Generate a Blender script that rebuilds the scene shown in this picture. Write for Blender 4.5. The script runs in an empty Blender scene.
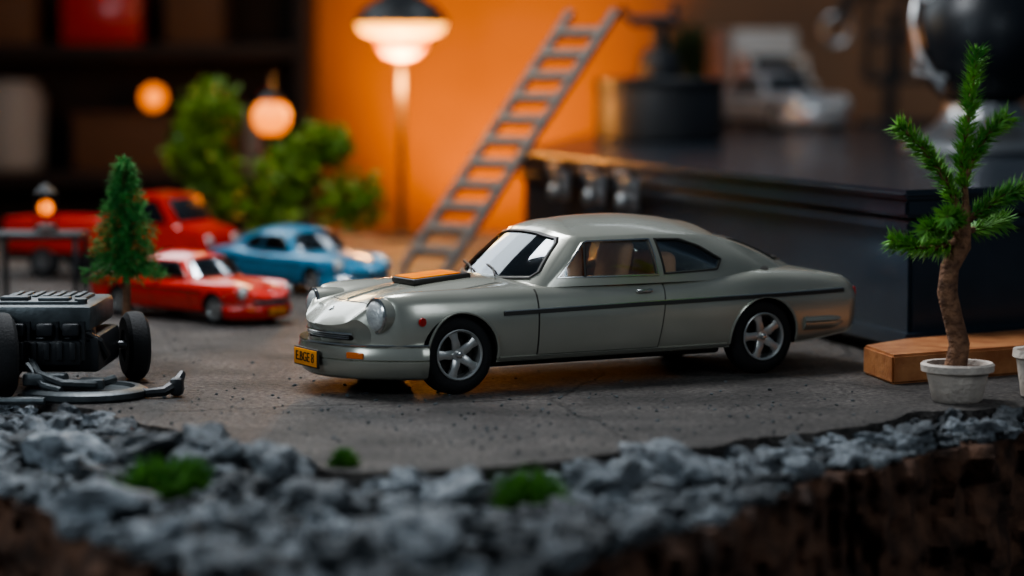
import bpy, bmesh, math, random
import numpy as np
from mathutils import Matrix, Vector, noise
random.seed(7); np.random.seed(7)
scene=bpy.context.scene
COL=scene.collection
PI=math.pi
try: scene.view_settings.look='AgX - Medium High Contrast'
except Exception: pass
# ---------------------------------------------------------------- materials
def mat(name,col,rough=.5,metal=0.,col2=None,nscale=6.,bump=0.,bscale=30.,coat=0.,emit=None,estr=0.,rand=0.,spec=.5,detail=6.):
    m=bpy.data.materials.new(name); m.use_nodes=True
    nt=m.node_tree; N=nt.nodes; L=nt.links
    b=N['Principled BSDF']
    b.inputs['Roughness'].default_value=rough; b.inputs['Metallic'].default_value=metal
    b.inputs['Coat Weight'].default_value=coat; b.inputs['Coat Roughness'].default_value=.08
    b.inputs['Specular IOR Level'].default_value=spec
    tc=N.new('ShaderNodeTexCoord')
    c2=col2 if col2 else tuple(c*.88 for c in col)
    n=N.new('ShaderNodeTexNoise'); n.inputs['Scale'].default_value=nscale; n.inputs['Detail'].default_value=detail
    L.new(tc.outputs['Object'],n.inputs['Vector'])
    r=N.new('ShaderNodeValToRGB'); r.color_ramp.elements[0].position=.35; r.color_ramp.elements[1].position=.65
    r.color_ramp.elements[0].color=(*c2,1); r.color_ramp.elements[1].color=(*col,1)
    L.new(n.outputs['Fac'],r.inputs['Fac'])
    out=r.outputs['Color']
    if rand>0:
        oi=N.new('ShaderNodeObjectInfo'); mr=N.new('ShaderNodeMapRange')
        mr.inputs['To Min'].default_value=1-rand; mr.inputs['To Max'].default_value=1+rand
        L.new(oi.outputs['Random'],mr.inputs['Value'])
        mx=N.new('ShaderNodeVectorMath'); mx.operation='SCALE'
        L.new(out,mx.inputs[0]); L.new(mr.outputs['Result'],mx.inputs['Scale']); out=mx.outputs['Vector']
    L.new(out,b.inputs['Base Color'])
    if bump>0:
        n2=N.new('ShaderNodeTexNoise'); n2.inputs['Scale'].default_value=bscale; n2.inputs['Detail'].default_value=8
        L.new(tc.outputs['Object'],n2.inputs['Vector'])
        bp=N.new('ShaderNodeBump'); bp.inputs['Strength'].default_value=bump; bp.inputs['Distance'].default_value=.05
        L.new(n2.outputs['Fac'],bp.inputs['Height']); L.new(bp.outputs['Normal'],b.inputs['Normal'])
    if emit:
        b.inputs['Emission Color'].default_value=(*emit,1); b.inputs['Emission Strength'].default_value=estr
    return m
def glassmat(name,tint,mix=.25):
    m=bpy.data.materials.new(name); m.use_nodes=True
    nt=m.node_tree; N=nt.nodes; L=nt.links
    for n in list(N):
        if n.type!='OUTPUT_MATERIAL': N.remove(n)
    o=[n for n in N if n.type=='OUTPUT_MATERIAL'][0]
    t=N.new('ShaderNodeBsdfTransparent'); t.inputs['Color'].default_value=(*tint,1)
    g=N.new('ShaderNodeBsdfGlossy'); g.inputs['Roughness'].default_value=.06; g.inputs['Color'].default_value=(.9,.95,1,1)
    f=N.new('ShaderNodeFresnel'); f.inputs['IOR'].default_value=1.5
    a=N.new('ShaderNodeMath'); a.operation='ADD'; a.inputs[1].default_value=mix; a.use_clamp=True
    L.new(f.outputs[0],a.inputs[0])
    x=N.new('ShaderNodeMixShader'); L.new(a.outputs[0],x.inputs[0]); L.new(t.outputs[0],x.inputs[1]); L.new(g.outputs[0],x.inputs[2])
    L.new(x.outputs[0],o.inputs['Surface'])
    return m
M_black=mat('black_plastic',(.018,.02,.023),.42,bump=.1)
M_blackgloss=mat('black_gloss',(.012,.015,.02),.25,coat=.2)
M_blacksatin=mat('black_satin',(.014,.016,.02),.5)
M_rubber=mat('rubber',(.014,.014,.015),.75,bump=.2,bscale=60)
M_chrome=mat('chrome',(.72,.72,.7),.18,1.)
M_steel=mat('steel',(.4,.41,.42),.35,.9)
M_alloy=mat('alloy',(.62,.62,.6),.32,.75)
M_ladder=mat('ladder_metal',(.2,.175,.155),.55,.3)
M_paint=mat('silver_paint',(.46,.455,.39),.27,.55,col2=(.42,.42,.355),nscale=2,coat=.6)
M_dark=mat('dark_trim',(.03,.026,.022),.5)
M_inter=mat('interior',(.25,.18,.14),.8)
M_seat=mat('tan_seat',(.95,.48,.25),.6,col2=(.82,.38,.19))
M_glass=glassmat('car_glass',(.94,.97,.96),.05)
M_lens=mat('lens',(.78,.8,.78),.15,.15,col2=(.6,.62,.62),nscale=30,bump=.3,bscale=60,coat=1)
M_amber=mat('amber',(.85,.18,.01),.25,coat=.6)
M_redlens=mat('red_lens',(.5,.02,.015),.25,coat=.6)
M_plate=mat('plate_yellow',(1,.36,.01),.5,spec=.2)
M_yellow=mat('yellow_paint',(1,.30,.0),.75,col2=(.95,.2,.0),nscale=8,spec=.08)
M_red=mat('red_paint',(.72,.03,.016),.3,.05,coat=.6)
M_blue=mat('blue_paint',(.025,.24,.42),.3,.1,coat=.6)
M_white=mat('white_paint',(.5,.52,.52),.4)
M_wood=mat('wood',(.46,.2,.08),.5,col2=(.31,.11,.04),nscale=5,bump=.15)
M_darkwood=mat('dark_wood',(.05,.026,.016),.6,col2=(.03,.017,.011),nscale=4)
M_needle=mat('needles',(.21,.48,.055),.6,col2=(.07,.26,.04),nscale=5)
M_needle2=mat('conifer_needles',(.07,.32,.055),.7,col2=(.025,.17,.035),nscale=9)
M_leaf=mat('leaf',(.2,.32,.025),.6,col2=(.06,.16,.015),nscale=3)
M_leafdim=mat('dim_leaf',(.05,.09,.035),.7)
M_bark=mat('bark',(.3,.155,.085),.85,col2=(.13,.065,.04),nscale=14,bump=.8,bscale=25)
M_pot=mat('plaster_pot',(.66,.58,.5),.7,col2=(.48,.42,.37),nscale=8,bump=.3)
M_soil=mat('soil',(.15,.075,.045),.95,col2=(.04,.022,.015),nscale=4,bump=1.,bscale=9)
M_moss=mat('moss',(.13,.32,.04),.9,col2=(.05,.17,.025),nscale=10)
M_stone=mat('stone',(.24,.265,.285),.6,col2=(.07,.08,.09),nscale=3,bump=.7,bscale=14,rand=.7)
M_gravel=mat('gravel',(.15,.17,.18),.85,col2=(.03,.035,.04),nscale=3.2,bump=.5,bscale=20)
M_glow=mat('warm_glow',(1,.5,.15),.5,emit=(1,.40,.05),estr=5.5)
M_glow2=mat('bulb_glow',(1,.4,.1),.5,emit=(1,.22,.008),estr=2.2)
M_cream=mat('cream',(.5,.44,.38),.7)
M_brown=mat('brown_box',(.2,.09,.04),.7)
def concrete():
    m=mat('concrete',(.18,.16,.144),.6,col2=(.075,.067,.061),nscale=1.3,detail=12)
    nt=m.node_tree;N=nt.nodes;L=nt.links;b=N['Principled BSDF']
    tc=N.new('ShaderNodeTexCoord')
    v=N.new('ShaderNodeTexVoronoi'); v.feature='DISTANCE_TO_EDGE'; v.inputs['Scale'].default_value=.42
    nz=N.new('ShaderNodeTexNoise'); nz.inputs['Scale'].default_value=1.4; nz.inputs['Detail'].default_value=5
    L.new(tc.outputs['Object'],nz.inputs['Vector'])
    ad=N.new('ShaderNodeMix'); ad.data_type='VECTOR'; ad.inputs['Factor'].default_value=.25
    L.new(tc.outputs['Object'],ad.inputs[4]); L.new(nz.outputs['Color'],ad.inputs[5]); L.new(ad.outputs[1],v.inputs['Vector'])
    lt=N.new('ShaderNodeMapRange'); lt.inputs['From Max'].default_value=.012; L.new(v.outputs['Distance'],lt.inputs['Value'])
    n1=N.new('ShaderNodeTexNoise'); n1.inputs['Scale'].default_value=9; n1.inputs['Detail'].default_value=12; n1.inputs['Roughness'].default_value=.7
    L.new(tc.outputs['Object'],n1.inputs['Vector'])
    mul=N.new('ShaderNodeMath'); mul.operation='MULTIPLY_ADD'; mul.inputs[1].default_value=.35
    L.new(lt.outputs['Result'],mul.inputs[0]); L.new(n1.outputs['Fac'],mul.inputs[2])
    bp=N.new('ShaderNodeBump'); bp.inputs['Strength'].default_value=1.; bp.inputs['Distance'].default_value=.17
    L.new(mul.outputs[0],bp.inputs['Height']); L.new(bp.outputs['Normal'],b.inputs['Normal'])
    ramp=[n for n in N if n.type=='VALTORGB'][0]
    mx=N.new('ShaderNodeMix'); mx.data_type='RGBA'; mx.blend_type='MULTIPLY'; mx.inputs['Factor'].default_value=.6
    L.new(ramp.outputs['Color'],mx.inputs[6])
    cr=N.new('ShaderNodeMapRange'); cr.inputs['To Min'].default_value=.25; L.new(lt.outputs['Result'],cr.inputs['Value'])
    L.new(cr.outputs['Result'],mx.inputs[7]); 
    n3=N.new('ShaderNodeTexNoise'); n3.inputs['Scale'].default_value=22; n3.inputs['Detail'].default_value=6
    L.new(tc.outputs['Object'],n3.inputs['Vector'])
    r3=N.new('ShaderNodeMapRange'); r3.inputs['From Min'].default_value=.3; r3.inputs['From Max'].default_value=.7; r3.inputs['To Min'].default_value=.35; r3.inputs['To Max'].default_value=1.65
    L.new(n3.outputs['Fac'],r3.inputs['Value'])
    sc=N.new('ShaderNodeVectorMath'); sc.operation='SCALE'; L.new(mx.outputs[2],sc.inputs[0]); L.new(r3.outputs['Result'],sc.inputs['Scale'])
    L.new(sc.outputs['Vector'],b.inputs['Base Color'])
    return m
M_conc=concrete()
M_wall=mat('wall_plaster',(.34,.215,.14),.9,col2=(.29,.18,.12),nscale=.4)
M_floor=mat('floor_wood',(.08,.045,.03),.7)
# ---------------------------------------------------------------- geometry helpers
class Geo:
    def __init__(s): s.v=[]; s.f=[]; s.m=[]
    def add(s,v,f,M=None,mi=0):
        o=len(s.v)
        if M is not None: v=[tuple(M@Vector(p)) for p in v]
        s.v+= [tuple(p) for p in v]; s.f+=[tuple(i+o for i in q) for q in f]; s.m+=[mi]*len(f); return s
    def box(s,c,d,bev=.01,M=None,mi=0,seg=2):
        bm=bmesh.new(); bmesh.ops.create_cube(bm,size=1)
        bmesh.ops.scale(bm,vec=d,verts=bm.verts); 
        if bev>0: bmesh.ops.bevel(bm,geom=bm.edges[:],offset=min(bev,min(d)*.45),segments=seg,affect='EDGES',profile=.5)
        bmesh.ops.translate(bm,vec=c,verts=bm.verts)
        bm.verts.index_update()
        v=[x.co[:] for x in bm.verts]; f=[[q.index for q in x.verts] for x in bm.faces]; bm.free()
        return s.add(v,f,M,mi)
    def lathe(s,prof,seg=32,M=None,mi=0):
        v=[];f=[];rings=[]
        for r,z in prof:
            if r<1e-5: rings.append([len(v)]); v.append((0,0,z))
            else:
                rings.append(list(range(len(v),len(v)+seg)))
                v+=[(r*math.cos(2*PI*i/seg),r*math.sin(2*PI*i/seg),z) for i in range(seg)]
        for a,b in zip(rings,rings[1:]):
            for i in range(seg):
                j=(i+1)%seg
                if len(a)==1 and len(b)==1: continue
                if len(a)==1: f.append((a[0],b[j],b[i]))
                elif len(b)==1: f.append((a[i],a[j],b[0]))
                else: f.append((a[i],a[j],b[j],b[i]))
        return s.add(v,f,M,mi)
    def tube(s,pts,r,seg=8,M=None,mi=0):
        pts=[Vector(p) for p in pts]; n=len(pts)
        rr=r if isinstance(r,(list,tuple)) else [r]*n
        v=[];f=[]; up=None
        for i,p in enumerate(pts):
            t=(pts[min(i+1,n-1)]-pts[max(i-1,0)]).normalized()
            if up is None:
                up=Vector((0,0,1)) if abs(t.z)<.9 else Vector((1,0,0))
            a=t.cross(up); 
            if a.length<1e-4: a=t.cross(Vector((0,1,0)))
            a.normalize(); b=a.cross(t).normalized(); up=b
            for k in range(seg):
                th=2*PI*k/seg; v.append(tuple(p+(a*math.cos(th)+b*math.sin(th))*rr[i]))
        for i in range(n-1):
            for k in range(seg):
                k2=(k+1)%seg; f.append((i*seg+k,i*seg+k2,(i+1)*seg+k2,(i+1)*seg+k))
        f.append(tuple(range(seg-1,-1,-1))); f.append(tuple(range((n-1)*seg,n*seg)))
        return s.add(v,f,M,mi)
    def ico(s,r,c=(0,0,0),sub=2,sc=(1,1,1),M=None,mi=0,jit=0.,seed=0):
        bm=bmesh.new(); bmesh.ops.create_icosphere(bm,subdivisions=sub,radius=1)
        v=[]
        for x in bm.verts:
            p=x.co.copy()
            if jit: p*=1+jit*noise.noise(p*1.3+Vector((seed*7.1,seed*3.3,0)))+jit*.4*noise.noise(p*3+Vector((seed*2.1,0,seed)))
            v.append((c[0]+p.x*r*sc[0],c[1]+p.y*r*sc[1],c[2]+p.z*r*sc[2]))
        f=[[q.index for q in x.verts] for x in bm.faces]; bm.free()
        return s.add(v,f,M,mi)
    def prism(s,poly,z0,z1,mi=0,M=None):
        n=len(poly); v=[(x,y,z0) for x,y in poly]+[(x,y,z1) for x,y in poly]
        f=[tuple(range(n-1,-1,-1)),tuple(range(n,2*n))]+[(i,(i+1)%n,n+(i+1)%n,n+i) for i in range(n)]
        return s.add(v,f,M,mi)
    def obj(s,name,mats,parent=None,loc=(0,0,0),rot=(0,0,0),smooth=35,bevel=0,label=None):
        me=bpy.data.meshes.new(name); me.from_pydata(s.v,[],s.f)
        if not isinstance(mats,(list,tuple)): mats=[mats]
        for m in mats: me.materials.append(m)
        me.polygons.foreach_set('material_index',s.m)
        bm=bmesh.new(); bm.from_mesh(me); bmesh.ops.recalc_face_normals(bm,faces=bm.faces[:])
        if bevel>0:
            ed=[e for e in bm.edges if len(e.link_faces)==2 and e.calc_face_angle(0)>.5]
            bmesh.ops.bevel(bm,geom=ed,offset=bevel,segments=2,affect='EDGES')
        bm.to_mesh(me); bm.free()
        finish(me,smooth)
        o=bpy.data.objects.new(name,me); COL.objects.link(o)
        o.location=loc; o.rotation_euler=rot
        if parent: o.parent=parent
        if label: o['label']=label
        return o
def finish(me,smooth=35):
    if smooth:
        me.polygons.foreach_set('use_smooth',[True]*len(me.polygons)); 
        try: me.set_sharp_from_angle(angle=math.radians(smooth))
        except Exception: pass
    me.update()
def top(o,label,cat,group=None):
    o['label']=label; o['category']=cat
    if group: o['group']=group
    return o
def empty(name,loc,label,cat,rotz=0,scale=1,group=None):
    e=bpy.data.objects.new(name,None); COL.objects.link(e); e.empty_display_size=.1
    e.location=loc; e.rotation_euler=(0,0,rotz); e.scale=(scale,)*3
    return top(e,label,cat,group)
def structure(o): o['kind']='structure'; return o
RX=lambda a:Matrix.Rotation(a,4,'X')
RY=lambda a:Matrix.Rotation(a,4,'Y')
RZ=lambda a:Matrix.Rotation(a,4,'Z')
T=lambda x,y,z:Matrix.Translation((x,y,z))
AY=RX(PI/2)
XZ=Matrix(((1,0,0,0),(0,0,1,0),(0,1,0,0),(0,0,0,1)))
# ---------------------------------------------------------------- camera
cam=bpy.data.cameras.new('camera'); co=bpy.data.objects.new('camera',cam); COL.objects.link(co)
co.location=(0,0,2.477); co.rotation_euler=(math.radians(90-4.91),0,0)
cam.lens=2480/1024*36; cam.sensor_width=36; cam.clip_start=.1; cam.clip_end=300
cam.dof.use_dof=True; cam.dof.focus_distance=19.6; cam.dof.aperture_fstop=.32
scene.camera=co
# ================================================================ HERO CAR
def pchip(xk,yk):
    xk=np.array(xk,float); yk=np.array(yk,float); h=np.diff(xk); d=np.diff(yk)/h
    m=np.zeros_like(yk); m[0]=d[0]; m[-1]=d[-1]
    for i in range(1,len(xk)-1):
        if d[i-1]*d[i]>0:
            w1=2*h[i]+h[i-1]; w2=h[i]+2*h[i-1]; m[i]=(w1+w2)/(w1/d[i-1]+w2/d[i])
    def f(x):
        x=min(max(x,xk[0]),xk[-1]); i=min(max(int(np.searchsorted(xk,x))-1,0),len(h)-1)
        t=(x-xk[i])/h[i]; t2=t*t;t3=t2*t
        return float((2*t3-3*t2+1)*yk[i]+(t3-2*t2+t)*h[i]*m[i]+(-2*t3+3*t2)*yk[i+1]+(t3-t2)*h[i]*m[i+1])
    return f
U0,U1=-.88,3.90
fw=pchip([-.88,-.68,-.4,-.1,.5,1.5,2.6,3.1,3.5,3.9],[.66,.735,.775,.79,.80,.80,.80,.79,.77,.73])
fs=pchip([-.88,-.65,-.35,.1,.7,1.6,2.3,2.85,3.3,3.9],[.70,.785,.81,.815,.82,.81,.83,.86,.84,.765])
fc=pchip([-.88,-.65,-.3,.1,.6,1.6,2.6,3.1,3.5,3.9],[.61,.70,.785,.84,.875,.86,.87,.89,.85,.775])
fb=pchip([-.88,-.5,-.3,.3,3.1,3.9],[.22,.20,.21,.235,.24,.31])
fdip=pchip([-.88,-.6,.1,.7,3.9],[.02,.055,.045,.0,.0])
def bow(u):
    if u<0: return .28*((-u)/.88)**1.6
    if u>3.1: return -.07*((u-3.1)/.8)**1.5
    return 0
def cr(P,t):
    n=len(P); i=min(int(t),n-2); s=t-i
    p1=P[i];p2=P[i+1]
    p0=P[i-1] if i>0 else tuple(2*a-b for a,b in zip(p1,p2))
    p3=P[i+2] if i+2<n else tuple(2*b-a for a,b in zip(p1,p2))
    o=[]
    for k in range(len(p1)):
        a,b,c,d=p0[k],p1[k],p2[k],p3[k]
        o.append(.5*((2*b)+(-a+c)*s+(2*a-5*b+4*c-d)*s*s+(-a+3*b-3*c+d)*s**3))
    return o
def sec(u,t):
    w=fw(u);zs=fs(u);zc=fc(u);zb=fb(u);dp=fdip(u);H=zs-zb
    P=[(0,zc),(.30*w,zc-.006),(.58*w,(zc*.5+zs*.5)-dp),(.79*w,zs),(.93*w,zs-.055),(.992*w,zb+.70*H),(1.0*w,zb+.48*H),(.975*w,zb+.2*H),(.93*w,zb+.02),(.84*w,zb),(0,zb)]
    if t==0: y,z=P[0]
    elif t>=9: y=P[9][0]*(10-t); z=zb
    else: y,z=cr(P,t)
    k=1
    if u<-.62: k=math.sqrt(max(0,1-((-.62-u)/.26)**2*.62))
    if u>3.76: k=math.sqrt(max(0,1-((u-3.76)/.14)**2*.3))
    zm=.43 if u<0 else .54
    y*=1-(1-k)*.35; z=zm+(z-zm)*k
    x=u+bow(u)*(y/w)**2
    return (x,y,z)
def side(u,z,off=0.):
    lo,hi=3.6,8.0
    for _ in range(26):
        m=(lo+hi)/2
        if sec(u,m)[2]>z: lo=m
        else: hi=m
    p=Vector(sec(u,lo))
    if off:
        a=Vector(sec(u+.01,lo))-Vector(sec(u-.01,lo)); b=Vector(sec(u,lo+.02))-Vector(sec(u,lo-.02))
        n=a.cross(b).normalized()
        if n.y<0: n=-n
        p=p+n*off
    return p
def hood(u,yy,off=0):
    lo,hi=0.,3.0
    for _ in range(24):
        m=(lo+hi)/2
        if sec(u,m)[1]<abs(yy): lo=m
        else: hi=m
    p=Vector(sec(u,lo)); p.y=yy; p.z+=off; return p
def tmpobj(g,mats=[]):
    me=bpy.data.meshes.new('tmp'); me.from_pydata(g.v,[],g.f)
    for m in mats: me.materials.append(m)
    bm=bmesh.new(); bm.from_mesh(me); bmesh.ops.recalc_face_normals(bm,faces=bm.faces[:]); bm.to_mesh(me); bm.free()
    o=bpy.data.objects.new('tmp',me); COL.objects.link(o); return o
def boolean(o,ops):
    for c,op in ops:
        md=o.modifiers.new('b','BOOLEAN'); md.object=c; md.operation=op; md.solver='EXACT'
        try: md.material_mode='TRANSFER'
        except Exception: pass
def evalmesh(o,name):
    dg=bpy.context.evaluated_depsgraph_get(); dg.update()
    me=bpy.data.meshes.new_from_object(o.evaluated_get(dg)); me.name=name; return me
def kill(*os):
    for o in os: bpy.data.objects.remove(o,do_unlink=True)
def meshpart(name,me,parent,mats=None,smooth=35,label=None):
    if mats:
        me.materials.clear()
        for m in mats: me.materials.append(m)
    finish(me,smooth)
    o=bpy.data.objects.new(name,me); COL.objects.link(o); o.parent=parent
    if label:o['label']=label
    return o
AX=[0.,2.846]; WZ=.313
def build_car(label):
    root=empty('toy_car',(0,0,0),label,'toy car')
    g=Geo(); us=[]
    for i in range(17): us.append(U0+.26*(1-math.cos(i/16*PI/2)))
    us+=list(np.linspace(us[-1],3.76,94)[1:])
    us+=[3.76+.14*math.sin(i/8*PI/2) for i in range(1,9)]
    ts=list(np.linspace(0,9,64))+[9.5,10]
    n=len(ts)
    for u in us:
        half=[sec(u,t) for t in ts]
        g.v+= [tuple(p) for p in half]+[(p[0],-p[1],p[2]) for p in half[-2:0:-1]]
    R=2*n-2
    for i in range(len(us)-1):
        for k in range(R):
            k2=(k+1)%R; g.f.append((i*R+k,i*R+k2,(i+1)*R+k2,(i+1)*R+k))
    g.f.append(tuple(range(R))); g.f.append(tuple((len(us)-1)*R+k for k in range(R)))
    body=tmpobj(g,[M_paint])
    cut=[]
    for ax in AX:
        for s in (-1,1):
            c=Geo(); c.lathe([(0,0),(.334,0),(.334,.5),(0,.5)],48,M=T(ax,s*.5 if s<0 else 1.0,.308)@AY)
            cut.append(tmpobj(c,[M_dark]))
    c=Geo(); c.box((1.62,0,.9),(1.5,1.2,.9),.08); cut.append(tmpobj(c,[M_inter]))
    c=Geo(); c.box((-.83,0,.45),(.2,.80,.045),.02,seg=3); cut.append(tmpobj(c,[M_dark]))
    boolean(body,[(c,'DIFFERENCE') for c in cut])
    me=evalmesh(body,'body'); kill(body,*cut)
    meshpart('body',me,root,smooth=32)
    for ax in AX:
        for s in (-1,1):
            g=Geo(); pts=[]
            for i in range(25):
                a=math.radians(-6+192*i/24); x=ax+.338*math.cos(a); z=.308+.338*math.sin(a)
                p=side(x,z,.002); pts.append((p.x,s*p.y,p.z))
            g.tube(pts,.011,6); g.obj('wheel_arch_lip',M_paint,root)
    L0=[(.50,0),(.545,.34),(.70,.62),(.95,.695),(1.8,.73),(2.5,.70),(3.15,.58),(3.52,.3),(3.62,0)]
    L1=[(1.02,0),(1.045,.30),(1.115,.48),(1.27,.55),(1.8,.58),(2.25,.55),(2.52,.45),(2.66,.25),(2.70,0)]
    ZT1=[(a,) for a in (1.238,1.225,1.192,1.178,1.185,1.168,1.15,1.145,1.145)]
    zr=pchip([1.2,1.5,1.8,2.2,2.5],[1.30,1.325,1.33,1.30,1.24])
    def gh(t,l):
        a=cr(L0,t); b=cr(L1,t); z0=.80; z1=cr(ZT1,max(t,0))[0]
        if t<=0: a=L0[0];b=L1[0]
        if t>=8: a=L0[8];b=L1[8]
        if l<=1:
            x=a[0]+(b[0]-a[0])*l; y=a[1]+(b[1]-a[1])*l; z=z0+(z1-z0)*l
            bl=.045*math.sin(l*PI); 
            if 2.5<t<6.5: y+=bl*.7
            if t<2.6: z+=bl*.35
            if t>6: z+=bl*.9
            return (x,y,z)
        r=l-1; tx=min(max(b[0],1.25),2.4); k=r
        x=b[0]+(tx-b[0])*k; y=b[1]*(1-k); z=z1+(zr(tx)-z1)*math.sin(k*PI/2)**.9
        return (x,y,z)
    g=Geo(); TT=list(np.linspace(0,8,65)); LL=list(np.linspace(0,1,11))+[1+.02,1.06]+list(np.linspace(1,2,10)[1:])
    ring=TT+[-t for t in TT[-2:0:-1]]
    for l in LL:
        for t in ring:
            p=gh(abs(t),l); g.v.append((p[0],p[1] if t>=0 else -p[1],p[2]))
    R=len(ring)
    for i in range(len(LL)-1):
        for k in range(R):
            k2=(k+1)%R; g.f.append((i*R+k,i*R+k2,(i+1)*R+k2,(i+1)*R+k))
    def shell(th,off,mats):
        o=tmpobj(g,mats)
        bm=bmesh.new(); bm.from_mesh(o.data); bmesh.ops.remove_doubles(bm,verts=bm.verts[:],dist=.0015)
        bmesh.ops.recalc_face_normals(bm,faces=bm.faces[:]); 
        f=max(bm.faces,key=lambda f:f.calc_center_median().z)
        if f.normal.z<0: bmesh.ops.reverse_faces(bm,faces=bm.faces[:])
        bm.to_mesh(o.data); bm.free()
        s=o.modifiers.new('s','SOLIDIFY'); s.thickness=th; s.offset=off; return o
    P1=[(.935,.88),(1.195,1.12),(1.24,1.14),(1.80,1.145),(1.825,.872)]
    P2=[(1.905,.88),(1.875,1.142),(2.10,1.134),(2.28,1.075),(2.47,.965),(2.42,.895)]
    def expand(P,e):
        out=[]
        n=len(P); A=0
        for i in range(n): A+=P[i][0]*P[(i+1)%n][1]-P[(i+1)%n][0]*P[i][1]
        sg=1 if A>0 else -1
        for i in range(n):
            a=Vector(P[i-1]);b=Vector(P[i]);c=Vector(P[(i+1)%n])
            d1=(b-a).normalized();d2=(c-b).normalized()
            n1=Vector((d1.y,-d1.x))*sg;n2=Vector((d2.y,-d2.x))*sg
            nn=(n1+n2).normalized(); k=e/max(.5,nn.dot(n1)); out.append((b.x+nn.x*k,b.y+nn.y*k))
        return out
    def cutside(P,s):
        c=Geo(); c.prism([(p[0],p[1]) for p in P],.35 if s>0 else -1.,1. if s>0 else -.35, M=XZ); return tmpobj(c,[M_paint])
    def cutx(P,x0,x1):
        c=Geo(); c.prism(P,x0,x1,M=Matrix(((0,0,1,0),(1,0,0,0),(0,1,0,0),(0,0,0,1)))); return tmpobj(c,[M_paint])
    W=[(-.56,.885),(-.575,.92),(-.48,1.13),(-.445,1.168),(-.22,1.20),(0,1.208),(.22,1.20),(.445,1.168),(.48,1.13),(.575,.92),(.56,.885),(.3,.872),(0,.868),(-.3,.872)]
    RW=[(-.42,.95),(-.36,1.10),(0,1.13),(.36,1.10),(.42,.95),(0,.93)]
    defs=[('side_window',lambda P:cutside(P,-1),P1),('side_window',lambda P:cutside(P,1),P1),('quarter_window',lambda P:cutside(P,-1),P2),('quarter_window',lambda P:cutside(P,1),P2),
          ('windshield',lambda P:cutx(P,.3,1.3),W),('rear_window',lambda P:cutx(P,2.45,3.7),RW)]
    cs=[f(P) for _,f,P in defs]
    sh=shell(.03,-1,[M_paint]); boolean(sh,[(c,'DIFFERENCE') for c in cs])
    meshpart('roof',evalmesh(sh,'roof'),root,[M_paint],32); kill(sh)
    for (nm,f,P),c in zip(defs,cs):
        s2=shell(.006,-1.5,[M_glass]); boolean(s2,[(c,'INTERSECT')]); me=evalmesh(s2,nm); kill(s2)
        meshpart(nm,me,root,[M_glass])
        e=f(expand(P,.013)); e2=f(expand(P,.002)); s3=shell(.02,.3,[M_chrome]); boolean(s3,[(e,'INTERSECT'),(e2,'DIFFERENCE')])
        me=evalmesh(s3,'window_trim'); kill(s3,e,e2)
        meshpart('window_trim',me,root,[M_dark if nm!='side_window' else M_chrome],30)
    kill(*cs)
    for s in (-1,1):
        g=Geo(); a=(1.20,s*.612,1.14); b=(1.155,s*.715,.875); g.tube([a,b],.011,6); g.obj('vent_window_bar',M_dark,root)
        nu,nz=24,18
        def dp(i,j,off,ex=0):
            z=(.285-ex)+(.80+ex-.285+ex)*j/nz; k=(z-.285)/.515
            ua=.69-ex; ub=1.80+.075*min(1,max(0,k))+ex
            p=side(ua+(ub-ua)*i/nu,z,off); return (p.x,s*p.y,p.z)
        def patch(off,ex,mm,nm,th):
            g=Geo(); 
            for i in range(nu+1):
                for j in range(nz+1): g.v.append(dp(i,j,off,ex))
            for i in range(nu+1):
                for j in range(nz+1): g.v.append(dp(i,j,off-th,ex))
            K=(nu+1)*(nz+1); ix=lambda i,j:i*(nz+1)+j
            for i in range(nu):
                for j in range(nz): 
                    q=(ix(i,j),ix(i+1,j),ix(i+1,j+1),ix(i,j+1)); g.f.append(q); g.f.append(tuple(a+K for a in q[::-1]))
            for i in range(nu):
                for j in (0,nz): g.f.append((ix(i,j),ix(i+1,j),ix(i+1,j)+K,ix(i,j)+K))
            for j in range(nz):
                for i in (0,nu): g.f.append((ix(i,j),ix(i,j+1),ix(i,j+1)+K,ix(i,j)+K))
            g.m=[0]*len(g.f)
            return g.obj(nm,mm,root,smooth=40)
        patch(.0018,.011,M_dark,'door_gap',.01)
        door=patch(.006,-.001,M_paint,'door',.012)
        g=Geo(); p=side(1.67,.735,.02); g.box((p.x,s*(p.y+.006),p.z),(.15,.02,.03),.009); g.box((p.x,s*(p.y-.01),p.z),(.11,.03,.016),.004)
        g.obj('door_handle',M_chrome,door,label='small chrome door handle'); 
        def strip(u0,u1,zf,hw,off,mm,nm,nn=70):
            g=Geo()
            for i in range(nn+1):
                u=u0+(u1-u0)*i/nn; z=zf(u)
                for dz,of in ((-hw,.0),(-hw,off),(hw,off),(hw,.0)):
                    p=side(u,z+dz,of); g.v.append((p.x,s*p.y,p.z))
            for i in range(nn):
                for k in range(4):
                    k2=(k+1)%4; g.f.append((i*4+k,i*4+k2,i*4+4+k2,i*4+4+k))
            g.f.append((0,1,2,3)); g.f.append(tuple(nn*4+k for k in range(4))); g.m=[0]*len(g.f)
            g.obj(nm,mm,root,smooth=30)
        mz=lambda u:.613+.0155*u-.0005*u*u
        strip(.37,3.72,mz,.014,.012,M_dark,'side_moulding')
        strip(.37,3.72,lambda u:mz(u)+.019,.004,.013,M_chrome,'side_moulding_edge')
        strip(.35,2.48,lambda u:.262,.018,.014,M_paint,'sill')
        g=Geo(); p=side(-.415,.585,.0); g.lathe([(0,.0),(.036,.0),(.033,.012),(.0,.016)],20,M=T(p.x,s*p.y,p.z)@RZ(.25*-s)@RX(-s*PI/2)); g.obj('side_marker',M_redlens,root)
        M0=T(-.628,s*.575,.63)@RZ(-s*.12)@RY(-PI/2)
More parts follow.
